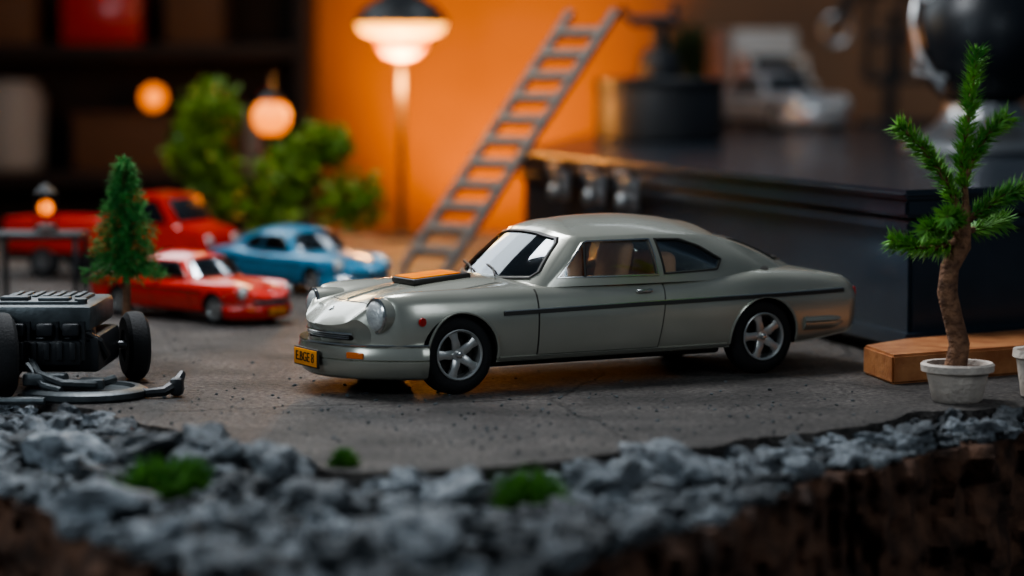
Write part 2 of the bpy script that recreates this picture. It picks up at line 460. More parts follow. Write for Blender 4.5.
        g=Geo(); g.lathe([(0,-.42),(.09,-.36),(.132,-.22),(.14,-.06),(.139,.0),(.132,.006)],40,M=M0); hl=g.obj('headlight',M_paint,root,label='round headlight bucket in body colour')
        g=Geo(); g.lathe([(.134,-.015),(.142,.0),(.141,.014),(.130,.022),(.118,.018),(.112,.0)],40,M=M0); g.obj('headlight_ring',M_chrome,hl)
        g=Geo(); g.lathe([(.118,.004),(.112,.02),(.09,.04),(.05,.056),(0,.062)],40,M=M0); g.obj('headlight_lens',M_lens,hl)
        g=Geo(); g.box((3.845,s*.56,.64),(.05,.2,.09),.02); g.obj('tail_lamp',M_redlens,root)
        g=Geo(); g.box((1.42,s*.31,.60),(.46,.4,.14),.05,seg=3); g.box((0,0,.29),(.13,.40,.56),.055,M=T(1.56,s*.34,.58)@RY(.22),seg=3)
        g.box((0,0,.62),(.09,.24,.13),.04,M=T(1.56,s*.34,.55)@RY(.22),seg=3); g.obj('seat',M_seat,root,label='tan brown bucket seat')
    g=Geo()
    for y in (-.3,.3): g.box((2.06,y,.80),(.18,.5,.46),.08,seg=3)
    g.box((2.1,0,.62),(.16,1.1,.2),.05); g.obj('rear_seat',M_seat,root)
    g=Geo(); g.box((.93,0,.80),(.2,1.15,.14),.05,seg=3); g.obj('dashboard',M_inter,root)
    g=Geo(); Ms=T(1.12,-.31,.92)@RY(1.15)
    g.tube([Ms@Vector((.13*math.cos(a),.13*math.sin(a),0)) for a in np.linspace(0,2*PI,25)],.012,8)
    for a in (0,2.1,4.2): g.tube([Ms@Vector((0,0,0)),Ms@Vector((.13*math.cos(a),.13*math.sin(a),0))],.009,6)
    g.tube([(1.12,-.31,.92),(.95,-.31,.80)],.015,6)
    g.obj('steering_wheel',M_black,root)
    def bumper(z0,z1,uend,off,mm,nm,front=True,groove=True):
        g=Geo(); base=[]
        for y in np.linspace(0,.62,13): 
            if front: x=-.88+.28*(y/.66)**2-off
            else: x=3.90-.07*(y/.72)**2+off
            base.append(Vector((x,y,0)))
        us_=np.linspace((-.46 if front else 3.68),uend,8)
        for u in us_:
            p=side(u,.40,0); base.append(Vector((p.x,p.y+off*.5,0)))
        for _ in range(3):
            base=[base[0]]+[(base[i-1]+base[i]*2+base[i+1])/4 for i in range(1,len(base)-1)]+[base[-1]]
        full=[Vector((b.x,-b.y,0)) for b in base[:0:-1]]+base
        zm=(z0+z1)/2+.02
        prof=[(-.09,z0),(-.04,z0),(-.006,z0+.025),(.022,zm-.02),(.022,zm-.006),(.008,zm),(.022,zm+.008),(.018,z1-.016),(0,z1),(-.09,z1)] if groove else [(-.07,z0),(.01,z0),(.016,(z0+z1)/2),(.01,z1),(-.07,z1)]
        K=len(prof)
        for i,b in enumerate(full):
            t=(full[min(i+1,len(full)-1)]-full[max(i-1,0)]).normalized(); nrm=Vector((-t.y,t.x,0))
            cx=Vector((.6 if front else 3.0,0,0)); 
            if (b-cx).dot(nrm)<0: nrm=-nrm
            for o,z in prof: q=b+nrm*o; g.v.append((q.x,q.y,z))
        for i in range(len(full)-1):
            for k in range(K): k2=(k+1)%K; g.f.append((i*K+k,i*K+k2,(i+1)*K+k2,(i+1)*K+k))
        g.f.append(tuple(range(K))); g.f.append(tuple((len(full)-1)*K+k for k in range(K))); g.m=[0]*len(g.f)
        return g.obj(nm,mm,root,smooth=50)
    bumper(.135,.395,-.35,.045,M_paint,'front_bumper')
    bumper(.395,.410,-.35,.05,M_chrome,'bumper_strip',groove=False)
    bumper(.33,.46,3.25,.02,M_paint,'rear_bumper',False)
    for s in (-1,1):
        g=Geo(); g.box((0,0,0),(.02,.15,.05),.009,M=T(-.768,s*.50,.325)@RZ(-s*.58)@T(-.012,0,0)); g.obj('turn_signal',M_amber,root)
    g=Geo()
    for z in (.445,.460): g.tube([(-.865+.28*(y/.66)**2,y,z) for y in np.linspace(-.38,.38,15)],.005,6)
    g.obj('grille',M_steel,root)
    g=Geo(); g.tube([(-.872+.28*(y/.66)**2,y,.482) for y in np.linspace(-.42,.42,19)],.010,6)
    g.obj('grille_surround',M_chrome,root)
    g=Geo(); g.box((-.965,0,.275),(.014,.42,.125),.004); pl=g.obj('license_plate',M_plate,root,label='orange yellow plate with dark characters')
    g=Geo(); g.box((-.955,0,.275),(.02,.445,.148),.006); g.obj('plate_frame',M_dark,pl)
    cu=bpy.data.curves.new('txt','FONT'); cu.body='E.BGE 8'; cu.size=.105; cu.extrude=.002; cu.align_x='CENTER'; cu.align_y='CENTER'
    to=bpy.data.objects.new('txt',cu); COL.objects.link(to); me=evalmesh(to,'plate_text'); kill(to)
    o=meshpart('plate_text',me,pl,[M_dark]); o.location=(-.974,0,.275); o.rotation_euler=(PI/2,0,-PI/2)
    def strip_hood(pts,mm,nm,r=.004):
        g=Geo(); g.tube(pts,r,5); return g.obj(nm,mm,root)
    for s in (-1,1): strip_hood([tuple(hood(u,s*(.40+.06*(u+.5)),.0)) for u in np.linspace(-.60,.50,20)],M_dark,'hood_seam')
    strip_hood([tuple(hood(-.62+.04*(y/.4)**2,y,.0)) for y in np.linspace(-.39,.39,16)],M_dark,'hood_seam')
    strip_hood([tuple(hood(u,0,.0)) for u in np.linspace(-.6,-.15,10)],M_paint,'hood_ridge',.012)
    g=Geo(); z0=hood(.12,0).z; MS=T(.14,0,z0)@RY(-.075)@T(-.14,0,-z0)
    g.box((.14,0,z0+.016),(.52,.40,.05),.018,M=MS,seg=3); sc=g.obj('hood_scoop',M_dark,root,label='raised black scoop panel')
    g=Geo(); g.box((.11,0,z0+.043),(.42,.35,.012),.005,M=MS); g.obj('scoop_panel',M_yellow,sc,label='yellow orange painted panel')
    g=Geo(); p=hood(-.74,0); g.lathe([(0,0),(.028,0),(.025,.01),(0,.013)],16,M=T(p.x,0,p.z-.002)@RY(-.7)); g.obj('badge',M_chrome,root)
    for y in (-.35,.05):
        g=Geo(); g.tube([(.53,y,.885),(.62,y+.2,.925),(.66,y+.38,.945)],.008,5); g.obj('windshield_wiper',M_dark,root)
    g=Geo(); g.lathe([(0,0),(.04,0),(.04,.012),(0,.018)],20,M=T(2.95,-.60,.862)@RX(.35)); g.obj('fuel_cap',M_dark,root)
    g=Geo(); g.box((1.42,0,.22),(2.2,1.2,.08),.03); g.tube([(AX[0],-.6,WZ),(AX[0],.6,WZ)],.03,8); g.tube([(AX[1],-.6,WZ),(AX[1],.6,WZ)],.03,8); g.obj('underbody',M_dark,root)
    for ax in AX:
        for s in (-1,1):
            M0=T(ax,s*.665,WZ)@RX(PI/2 if s<0 else -PI/2)@Matrix.Diagonal((1.06,1.06,1,1))
            g=Geo(); h=.095
            g.lathe([(.185,-h),(.22,-h-.004),(.262,-h+.006),(.286,-h+.03),(.295,-.05),(.295,-.028),(.288,-.024),(.288,-.016),(.295,-.012),(.295,.012),(.288,.016),(.288,.024),(.295,.028),(.295,.05),(.286,h-.03),(.262,h-.006),(.255,h-.002),(.225,h+.004),(.2,h),(.185,h-.01),(.185,-h)],56,M=M0)
            wh=g.obj('wheel',M_rubber,root,label='black rubber tyre with alloy rim')
            g=Geo()
            g.lathe([(.186,h-.012),(.190,h+.004),(.182,h+.009),(.170,h),(.163,.04),(.16,-.02)],48,M=M0)
            g.lathe([(0,h-.02),(.05,h-.018),(.052,h-.04),(0,h-.04)],24,M=M0)
            for k in range(5):
                a0=2*PI*k/5+.3+PI/10
                v=[];
                prof=[(.035,.034,h-.022),(.075,.034,h-.006),(.12,.028,h-.004),(.168,.040,h-.008)]
                for r,w_,z in prof:
                    for yy,dz in ((-w_,-.035),(-w_,-.008),(-w_*.5,0),(w_*.5,0),(w_,-.008),(w_,-.035)):
                        v.append((r,yy,z+dz))
                f=[]
                for i in range(3):
                    for q in range(5): f.append((i*6+q,i*6+q+1,i*6+6+q+1,i*6+6+q))
                f+= [(0,1,2,3,4,5),tuple(18+q for q in range(6))]
                g.add(v,f,M0@RZ(a0))
            g.obj('rim',M_alloy,wh,smooth=40,label='five spoke alloy rim')
            g=Geo(); g.lathe([(0,-.03),(.165,-.03),(.165,.0),(0,.0)],32,M=M0); g.obj('brake_disc',M_dark,wh)
            g=Geo(); g.lathe([(.026,h-.02),(.026,h+.004),(.018,h+.01),(0,h+.011)],20,M=M0); g.obj('hub_cap',M_chrome,wh)
    return root
car=build_car('silver grey classic coupe model with yellow hood panel')
car.location=(-.771,19.78,0); car.rotation_euler=(0,0,math.radians(28.8))
def copy_tree(root,matmap,label,loc,rotz,scale):
    mc={}
    def cp(o,par):
        n=o.copy(); COL.objects.link(n)
        if o.data:
            if o.data.name not in mc:
                d=o.data.copy()
                for i,m in enumerate(d.materials):
                    if m and m.name in matmap: d.materials[i]=matmap[m.name]
                mc[o.data.name]=d
            n.data=mc[o.data.name]
        if par: n.parent=par
        for c in list(o.children):
            if not (par is None and (c.name.startswith('hood_scoop'))): cp(c,n)
        return n
    r=cp(root,None); r['label']=label; r.location=loc; r.rotation_euler=(0,0,rotz); r.scale=(scale,)*3
    return r
def place_car(mp,label,cx,cy,cz,phi,s):
    rz=phi+PI; c=Vector((1.45*s*math.cos(rz),1.45*s*math.sin(rz)))
    return copy_tree(car,mp,label,(cx-c.x,cy-c.y,cz),rz,s)
M_sil=mat('pale_silver',(.42,.46,.5),.35,.4)
place_car({'silver_paint':M_red},'bright red toy sports coupe on grey ground',-3.25,25.3,0,math.radians(-42),.52)
place_car({'silver_paint':M_blue},'blue toy car parked near green shrubs',-2.42,28.5,0,math.radians(-50),.57)
place_car({'silver_paint':M_sil,'plate_yellow':M_white},'pale silver toy car on the black case',4.75,44.6,1.495,math.radians(-68),.80)
# ================================================================ SETTING
slab_front=[(-9,24.5),(-6,20.6),(-3.93,19.0),(-3.39,18.6),(-2.56,17.55),(-1.68,15.87),(-1.135,15.47),(-.385,15.4),(.307,15.87),(1.25,16.5),(2.44,17.35),(3.02,18.15),(3.9,18.45),(6,19.6),(12,21)]
rim_front=[(-10.5,20.5),(-5.2,16.8),(-3.18,15.2),(-2.31,13.7),(-1.57,12.4),(-.62,11.7),(.14,12.4),(.70,13.5),(1.49,14.86),(2.27,16.2),(2.98,17.2),(3.7,17.75),(5.5,18.7),(12.5,20)]
def densify(P,step,j):
    out=[]
    for a,b in zip(P,P[1:]):
        n=max(1,int(math.dist(a,b)/step))
        for i in range(n):
            t=i/n; x=a[0]+(b[0]-a[0])*t; y=a[1]+(b[1]-a[1])*t
            q=noise.noise(Vector((x*1.6,y*1.6,j*9)))*j*1.4+noise.noise(Vector((x*6,y*6,3)))*j*.6; out.append((x,y+q))
    out.append(P[-1]); return out
back=[(22,30),(22,60),(2,60),(.6,39),(-12,39)]
slab=densify(slab_front,.10,.16)+back
rim=densify(rim_front,.07,.30)+[(22.5,29),(22.5,60.3),(1.8,60.3),(.4,39.3),(-12.4,39.3),(-12.4,22)]
g=Geo(); g.prism(slab,-.13,0); top(g.obj('diorama_slab',M_conc,smooth=None,bevel=0),'cracked grey concrete slab with crumbling edge','diorama base')
g=Geo(); n=len(rim)
levels=[-.13]+list(np.linspace(-.17,-1.1,22))
for z in levels:
    for (x,y) in rim:
        q=noise.noise(Vector((x*1.5,y*1.5,z*3)))*.26+noise.noise(Vector((x*4,y*4,z*6)))*.16+noise.noise(Vector((x*9,y*9,z*13)))*.08
        q*=min(1,(-.13-z)/.08)
        g.v.append((x,y+q if y<25 else y,z))
for i in range(len(levels)-1):
    for k in range(n): k2=(k+1)%n; g.f.append((i*n+k,i*n+k2,(i+1)*n+k2,(i+1)*n+k))
g.f.append(tuple(range(n))); g.f.append(tuple((len(levels)-1)*n+k for k in range(n))); g.m=[0]*len(g.f)
top(g.obj('earth_base',M_soil,smooth=50),'brown crumbly earth base under the slab','diorama base')
g=Geo(); g.prism([(-16,7),(28,7),(28,62),(1.2,62),(-.2,44),(-16,44)],-1.4,-1.1)
for x,y in ((-15,8),(27,8),(27,61),(2.5,61),(-15,43)): g.box((x,y,-7.0),(1,1,11.2),.05)
top(g.obj('desk',M_darkwood),'dark wooden desk carrying the diorama','desk')
FZ=-12.65
g=Geo(); g.box((0,30,FZ-.1),(90,90,.2),0); structure(g.obj('floor',M_floor))
g=Geo(); g.box((0,66,4),(90,.4,33.3),0); structure(g.obj('wall_back',M_wall))
g=Geo(); g.box((-38,30,4),(.4,72,33.3),0); structure(g.obj('wall_left',M_wall))
# --------------------------------------------------------------- stones
def pip(p,P):
    x,y=p; c=False; j=len(P)-1
    for i in range(len(P)):
        xi,yi=P[i];xj,yj=P[j]
        if (yi>y)!=(yj>y) and x<(xj-xi)*(y-yi)/(yj-yi)+xi: c=not c
        j=i
    return c
protos=[]
for k in range(9):
    g=Geo(); g.ico(1,sub=3,jit=.75,seed=k+1)
    o=g.obj('stone',M_stone,smooth=24); protos.append(o)
placed=[]; tries=0
avoid=[(3.37,18.75,.33),(4.02,18.85,.3),(.1,14.6,.24),(-2.2,15.0,.26),(-1.07,15.62,.12),(-2.05,15.35,.15)]
while len(placed)<290 and tries<70000:
    tries+=1
    r=random.choice([.26,.23,.19,.16,.14,.12,.1,.09]) if tries<6000 else random.choice([.11,.09,.075,.06])
    x=random.uniform(-4.6,4.4); y=random.uniform(11.8,20)
    if x>1.2: r=min(r,.13)
    if abs(x)>.215*y+.15: continue
    if not pip((x,y),rim) or not pip((x,y-.12),rim) : continue
    if pip((x,y+r*.3),slab): continue
    if any((x-a)**2+(y-b)**2<(r*.9+c*.9)**2 for a,b,c in placed): continue
    if any((x-a)**2+(y-b)**2<(r+c)**2 for a,b,c in avoid): continue
    placed.append((x,y,r))
for i,(x,y,r) in enumerate(placed):
    src=protos[i%9]; o=src if i<9 else src.copy()
    if i>=9: COL.objects.link(o)
    o.scale=(r*random.uniform(.85,1.15),r*random.uniform(.7,1.0),r*random.uniform(.4,.7))
    o.rotation_euler=(random.uniform(-.3,.3),random.uniform(-.3,.3),random.uniform(0,6.28))
    o.location=(x,y,-.13+o.scale[2]*.8)
    top(o,'rough grey slate pebble on the crumbling edge','stone','grey stones along the slab edge')
g=Geo(); base=[]
for k in range(5):
    q=Geo(); q.ico(1,sub=1,jit=.6,seed=20+k); base.append(q)
c=0
while c<5200:
    x=random.uniform(-5.2,5.4); y=random.uniform(11.6,21)
    if abs(x)>.225*y+.3: continue
    if not pip((x,y-.05),rim) or pip((x,y+.0),slab): continue
    r=random.uniform(.018,.05); q=base[c%5]
    M=T(x,y,-.13+r*.4+random.random()*.02)@RZ(random.random()*6)@Matrix.Diagonal((r,r*.8,r*.6,1))
    g.add(q.v,q.f,M); c+=1
o=g.obj('gravel',M_gravel,smooth=None); top(o,'fine grey gravel filling between the stones','gravel'); o['kind']='stuff'
g=Geo()
for c in range(620):
    x=random.uniform(-4,2.7); y=random.uniform(15.5,19.4) if c%3 else random.uniform(19,27)
    if not pip((x,y-.12),slab) or (y>20 and x>.8): continue
    r=random.uniform(.006,.017); q=base[c%5]; g.add(q.v,q.f,T(x,y,r*.4)@RZ(random.random()*6)@Matrix.Diagonal((r,r,r*.7,1)))
o=g.obj('grit',M_gravel,smooth=None); top(o,'loose grey grit scattered on the slab','grit'); o['kind']='stuff'
def tuft(x,y,z,r,lab):
    g=Geo()
    for _ in range(700):
        a=random.random()*2*PI; ph=math.acos(random.uniform(0.0,1)); d=Vector((math.sin(ph)*math.cos(a),math.sin(ph)*math.sin(a),math.cos(ph)*1.3+.1))
        b=Vector((random.uniform(-.4,.4)*r,random.uniform(-.4,.4)*r,0)); e=b+d*r*random.uniform(.55,1.05)
        s=d.cross(Vector((random.random(),random.random(),random.random()))).normalized()*r*.06
        m=(b+e)/2; g.add([b-s*.6,b+s*.6,m+s,m-s,e],[(0,1,2,3),(3,2,4)])
    return top(g.obj('moss_tuft',M_moss,loc=(x,y,z),smooth=None),lab,'moss')
tuft(.1,14.6,-.12,.23,'small green moss tuft among pebbles'); tuft(-2.2,15.0,-.12,.23,'spreading green moss tuft among slate pebbles'); tuft(-1.07,15.62,.0,.10,'tiny moss sprig at the slab edge')
tuft(-2.05,15.4,-.12,.18,'small green moss tuft among pebbles')
# ================================================================ BLACK CASE
Bp=[(3.36,21.2),(.0,32.5),(3.5,58),(20,32)]
def inset(P,e):
    n=len(P); A=sum(P[i][0]*P[(i+1)%n][1]-P[(i+1)%n][0]*P[i][1] for i in range(n)); sg=1 if A>0 else -1; out=[]
    for i in range(n):
        a=Vector(P[i-1]);b=Vector(P[i]);c=Vector(P[(i+1)%n]); d1=(b-a).normalized();d2=(c-b).normalized()
        n1=Vector((-d1.y,d1.x))*sg;n2=Vector((-d2.y,d2.x))*sg; nn=(n1+n2).normalized(); k=e/max(.3,nn.dot(n1)); out.append((b.x+nn.x*k,b.y+nn.y*k))
    return out
M_case=mat('case_black',(.014,.024,.036),.26,col2=(.02,.032,.046),nscale=2,bump=.06,bscale=3,coat=.25)
case=empty('storage_case',(6,36,0),'large glossy black metal case with steel latches','case')
def cpart(nm,P,z0,z1,m,b): 
    g=Geo(); g.prism([(x-6,y-36) for x,y in P],z0,z1); return g.obj(nm,m,case,bevel=b,smooth=30)
cpart('case_body',inset(Bp,.16),.12,1.22,M_case,.04)
cpart('case_foot',inset(Bp,.3),0,.12,M_dark,0)
cpart('case_rim',inset(Bp,.09),1.12,1.22,M_case,.02)
cpart('case_base_rail',inset(Bp,.06),.12,.24,M_case,.02)
cpart('lid_skirt',inset(Bp,.05),1.25,1.42,M_case,.03)
cpart('lid_gap',inset(Bp,.2),1.2,1.27,M_dark,0)
cpart('lid',Bp,1.41,1.494,M_case,.035)
P0=Vector(Bp[0]);P1_=Vector(Bp[1]); dr=(P1_-P0); nr=Vector((-dr.y,dr.x)).normalized()
if nr.x>0: nr=-nr
ang=math.atan2(dr.y,dr.x)
for s in (.60,.70,.815):
    p=P0+dr*s; q=p-nr*.02
    g=Geo(); M0=T(q.x-6,q.y-36,1.13)@RZ(ang)
    sg=1 if (RZ(ang)@Vector((0,1,0))).to_2d().dot(nr)>0 else -1
    g.box((0,sg*.03,.0),(.5,.06,.34),.02,M=M0); g.box((0,sg*.08,.08),(.36,.06,.14),.025,M=M0)
    g.lathe([(0,0),(.09,0),(.1,.06),(.07,.1),(0,.11)],20,M=M0@T(.0,sg*.09,-.08)@RX(-sg*PI/2)); g.tube([M0@Vector((-.2,sg*.1,.12)),M0@Vector((-.2,sg*.14,.25)),M0@Vector((.2,sg*.14,.25)),M0@Vector((.2,sg*.1,.12))],.025,6)
    g.obj('latch',M_steel,case,label='steel latch with round knob')
g=Geo(); g.prism([(3.05,19.75),(2.92,20.5),(3.35,21.02),(11.8,26.5),(12.6,25.4)],0.0,.24); 
top(g.obj('wooden_plank',M_wood,bevel=.02),'light brown wooden block beside the black case','wooden block')
ZT=1.496
j=empty('canister',(2.2,37.1,ZT),'black round canister with pump head on case','canister')
g=Geo(); g.lathe([(0,0),(.90,0),(.95,.04),(.95,.80),(.93,.84)],48); g.obj('canister_body',M_blacksatin,j)
g=Geo(); g.lathe([(.96,.78),(.97,.82),(.97,.9),(.93,.93),(.3,.95),(0,.95)],48); g.obj('lid',M_black,j)
g=Geo(); g.lathe([(.3,.94),(.31,1.2),(.27,1.28),(.26,1.34),(.12,1.38),(.11,1.7),(0,1.7)],28); g.obj('neck',M_blacksatin,j)
g=Geo(); g.box((-.08,0,1.78),(.75,.24,.16),.05,seg=3); g.tube([(-.38,0,1.8),(-.52,0,1.86),(-.58,0,1.98)],.06,8); g.box((.22,0,1.95),(.1,.1,.22),.03); g.obj('pump_head',M_blacksatin,j)
def truck(name,label,paint,loc,rz,s,cargo):
    e=empty(name,loc,label,'toy truck',rz,s)
    g=Geo(); g.box((0,0,.42),(4.3,1.3,.16),.03); g.obj('chassis',M_dark,e)
    g=Geo(); prof=[(-2.15,.4),(-2.2,.75),(-2.12,.98),(-1.62,1.08),(-1.3,1.62),(-.55,1.66),(-.45,1.55),(-.45,.4)]
    g.prism(prof,-.72,.72,M=XZ); g.obj('cab',paint,e,bevel=.06)
    g=Geo(); g.box((0,0,0),(.02,1.2,.5),.01,M=T(-1.475,0,1.35)@RY(math.radians(30.5))); g.obj('windshield',M_blackgloss,e)
    for q in (-1,1):
        g=Geo(); g.prism([(-1.42,1.12),(-1.2,1.52),(-.62,1.54),(-.62,1.12)],q*.725-.006,q*.725+.006,M=XZ); g.obj('side_window',M_blackgloss,e)
        g=Geo(); g.lathe([(0,0),(.11,0),(.1,.04),(0,.05)],20,M=T(-2.17,q*.5,.78)@RY(-PI/2)); g.obj('headlight',M_lens,e)
    g=Geo(); g.box((-2.24,0,.5),(.1,1.4,.16),.03); g.obj('bumper',M_steel,e)
    g=Geo()
    if cargo=='box': g.box((.92,0,1.35),(2.5,1.55,1.7),.06)
    else:
        g.box((.9,0,.56),(2.5,1.5,.1),.02)
        for q in (-1,1): g.box((.9,q*.71,.85),(2.5,.08,.6),.02)
        g.box((-.3,0,.85),(.08,1.5,.6),.02); g.box((2.12,0,.85),(.08,1.5,.6),.02)
    g.obj('cargo_box' if cargo=='box' else 'cargo_bed',paint,e)
    for x in (-1.45,1.3):
        for q in (-1,1):
            g=Geo(); g.lathe([(.12,-.1),(.28,-.1),(.32,-.06),(.32,.06),(.28,.1),(.17,.1),(.15,.05),(0,.05)],28,M=T(x,q*.66,.32)@RX(-q*PI/2)); w=g.obj('wheel',M_rubber,e)
            g=Geo(); g.lathe([(0,.06),(.15,.06),(.16,.1),(.05,.08),(0,.1)],20,M=T(x,q*.66,.32)@RX(-q*PI/2)); g.obj('rim',M_steel,w)
    return e
truck('toy_truck','red toy pickup truck with open cargo bed',M_red,(-4.78,30.3,0),math.radians(-22+180),.64,'bed')
truck('toy_truck','white toy box truck parked on the black case',M_white,(5.05,50.4,ZT),math.radians(-80+180),.86,'box')
k=empty('round_kettle',(5.95,31.3,ZT),'glossy black round vessel on flared silver base','kettle')
g=Geo(); g.lathe([(0,0),(1.02,0),(1.06,.05),(1.0,.14),(.82,.24),(.62,.36),(.52,.5),(.5,.62),(0,.62)],56); g.obj('base',M_steel,k,label='flared brushed silver base')
g=Geo(); g.lathe([(.0,.55)]+[(.96*math.sin(a),1.5-.96*math.cos(a)) for a in np.linspace(.4,2.9,24)]+[(.2,2.46),(.12,2.6),(0,2.64)],56); g.obj('vessel_body',mat('vessel_black',(.012,.015,.02),.38),k)
g=Geo(); g.tube([(-.9,-.3,1.3),(-.95,-.45,1.0),(-.6,-.62,.95)],.03,8); g.tube([(-.93,-.25,1.9),(-.98,-.35,1.65),(-.92,-.42,1.3),(-.75,-.5,1.0),(-.62,-.55,.8)],.035,8); g.tube([(-.93,-.25,1.9),(-.5,-.55,1.95)],.03,8); g.obj('handle',M_steel,k,label='thin steel wire handle')
s_=empty('clamp_stand',(7.4,48,ZT),'black metal clamp stand with chrome ring arm','stand')
g=Geo(); g.box((0,0,.06),(1.5,1,.12),.04); g.obj('base',M_black,s_)
g=Geo(); g.tube([(-.1,0,.1),(-.1,0,2.2)],.13,8); g.tube([(-.55,0,.9),(-.55,0,2.5),(.5,0,2.5),(.5,0,.9),(-.55,0,.9)],.1,8); g.tube([(-.55,0,1.7),(.5,0,1.7)],.09,8); g.tube([(.1,0,.9),(.1,0,2.9)],.08,8); g.obj('frame',M_black,s_)
g=Geo(); g.tube([(-.3,0,2.5),(-.6,0,2.9),(-.95,0,2.35),(-1.15,0,2.0)],.13,8); g.box((-.5,0,2.7),(.45,.2,.26),.05); g.obj('arm',M_black,s_)
g=Geo(); g.tube([(-1.15+.27*math.cos(a),0,1.85+.27*math.sin(a)) for a in np.linspace(0,2*PI,25)],.06,8); g.obj('ring',M_steel,s_)
def leaves(g,c,rad,n,ls):
    for _ in range(n):
        d=Vector((random.gauss(0,1),random.gauss(0,1),random.gauss(0,1))).normalized()*random.random()**.4
        p=Vector(c)+Vector((d.x*rad[0],d.y*rad[1],d.z*rad[2]))
        a=Vector((random.gauss(0,1),random.gauss(0,1),random.gauss(0,.8)+.4)).normalized(); b=a.cross(Vector((random.gauss(0,1),random.gauss(0,1),random.gauss(0,1)))).normalized()
        l=ls*random.uniform(.7,1.3); nn=a.cross(b)
        g.add([p,p+a*l*.5+b*l*.28+nn*l*.05,p+a*l,p+a*l*.5-b*l*.28+nn*l*.05],[(0,1,2),(0,2,3)])
def shrub(loc,blobs,label,n=500,ls=.16,m=M_leaf,pot=False):
    e=empty('shrub',loc,label,'shrub')
    g=Geo()
    z0=0
    if pot:
        z0=.45; q=Geo(); q.lathe([(0,0),(.28,0),(.38,.5),(.34,.5),(.32,.45),(0,.45)],28); q.obj('pot',M_brown,e)
    for c,r in blobs: g.tube([(0,0,z0),(c[0]*.3,c[1]*.3,z0+(c[2]-z0)*.5),c],[.06,.045,.02],7)
    g.obj('stem',M_bark,e)
    g=Geo()
    for c,r in blobs: leaves(g,c,r,n,ls)
    o=g.obj('foliage',m,e,smooth=None)
    return e
shrub((-4.15,34,0),[((0,0,1.95),(.42,.4,.45)),((-.1,0,1.4),(.5,.45,.45)),((.1,.1,.9),(.4,.4,.45))],'tall leafy green model shrub',420,.17)
shrub((-2.75,33.5,0),[((-.25,0,1.15),(.5,.5,.45)),((.15,0,1.5),(.42,.4,.32)),((.55,0,.75),(.5,.5,.4)),((-.4,.1,.6),(.45,.5,.4))],'wide bushy green model shrub',380,.17)
shrub((3.95,54.6,ZT),[((0,0,1.5),(.55,.4,.5)),((.2,0,1.0),(.35,.3,.3))],'small green potted plant on the case',300,.3,M_leafdim,True)
fl=empty('floor_lamp',(-1.67,37.6,0),'tall black lamp with glowing warm shade','lamp')
g=Geo(); g.lathe([(0,0),(.4,0),(.4,.05),(.1,.1),(0,.1)],32); g.obj('base',M_black,fl)
g=Geo(); g.tube([(0,0,.08),(0,0,3.05)],.05,10); g.obj('pole',M_dark,fl)
g=Geo(); g.lathe([(.70,3.24),(.66,3.38),(.5,3.54),(.27,3.68),(.1,3.76),(.08,4.05),(0,4.05)],40); g.obj('lamp_shade',M_black,fl)
g=Geo(); g.lathe([(0,3.40),(.4,3.38),(.62,3.34),(.68,3.24),(.62,3.12),(.45,3.05),(.2,3.03),(0,3.03)],40); g.obj('diffuser',M_glow,fl,label='glowing warm white diffuser')
g=Geo(); g.lathe([(.40,3.04),(.37,2.88),(.25,2.76),(0,2.7)],32); g.obj('bulb',M_glow2,fl,label='orange glowing bulb')
lp=empty('lamp_post',(-3.42,35.3,0),'dark toy street lamp with round orange globe','street lamp')
g=Geo(); g.lathe([(0,0),(.16,0),(.14,.12),(.06,.2),(.05,1.5),(.11,1.56),(.11,1.64),(0,1.64)],20); g.obj('pole',M_black,lp)
g=Geo(); g.ico(.27,(0,0,1.88),3); g.obj('globe',M_glow2,lp,label='glowing orange globe')
g=Geo(); g.lathe([(.2,2.1),(.1,2.2),(.03,2.25),(.03,2.5),(0,2.5)],20); g.obj('finial',M_black,lp)
ld=empty('ladder',(-1.40,31.0,0),'grey metal toy ladder leaning on case corner','ladder')
c0=Vector((0,0,.02)); cd=Vector((2.15,.55,3.25)); w=Vector((.55,-.42,0))
for a in (0,1):
    g=Geo(); p=c0+w*a; g.tube([p,p+cd],.07,6); g.obj('rail',M_ladder,ld)
for i in range(1,12):
    g=Geo(); p=c0+cd*(i/12); g.tube([p,p+w],.08,6); g.obj('rung',M_ladder,ld)
# ================================================================ POTTED SPRUCE
def needles(g,pts,n,l,spread=.9,r0=.0):
    pts=[Vector(p) for p in pts]; seg=[(pts[i],pts[i+1]) for i in range(len(pts)-1)]; Ls=[(b-a).length for a,b in seg]; tot=sum(Ls)
    for _ in range(n):
        q=random.random()*tot; i=0
        while i<len(seg)-1 and q>Ls[i]: q-=Ls[i]; i+=1
        a,b=seg[i]; t=q/Ls[i]; p=a.lerp(b,min(t,1)); d=(b-a).normalized()
        s=d.cross(Vector((random.gauss(0,1),random.gauss(0,1),random.gauss(0,1)))).normalized()
        dirn=(s*spread+d*random.uniform(.4,1.1)).normalized(); e=p+dirn*l*random.uniform(.65,1.15)
        sd=dirn.cross(d).normalized()*l*.06; up=dirn.cross(sd).normalized()*l*.055
        m=p.lerp(e,.4); g.add([p,m+sd,m+up,m-sd,e],[(0,1,2),(0,2,3),(0,3,1),(1,4,2),(2,4,3),(3,4,1)])
S=132.3; PX,PY=3.39,18.75
def q3(px,py,dy=0): return Vector(((px-512)/S-PX+dy*.18,dy,2.477-(py-75)/S-0.0))
pt=empty('potted_tree',(PX,PY,0),'small spruce sapling in white plaster pot','potted tree')
g=Geo(); g.lathe([(0,0),(.17,0),(.19,.02),(.235,.22),(.275,.235),(.28,.285),(.265,.30),(.235,.295),(.225,.25),(0,.25)],36); g.obj('pot',M_pot,pt)
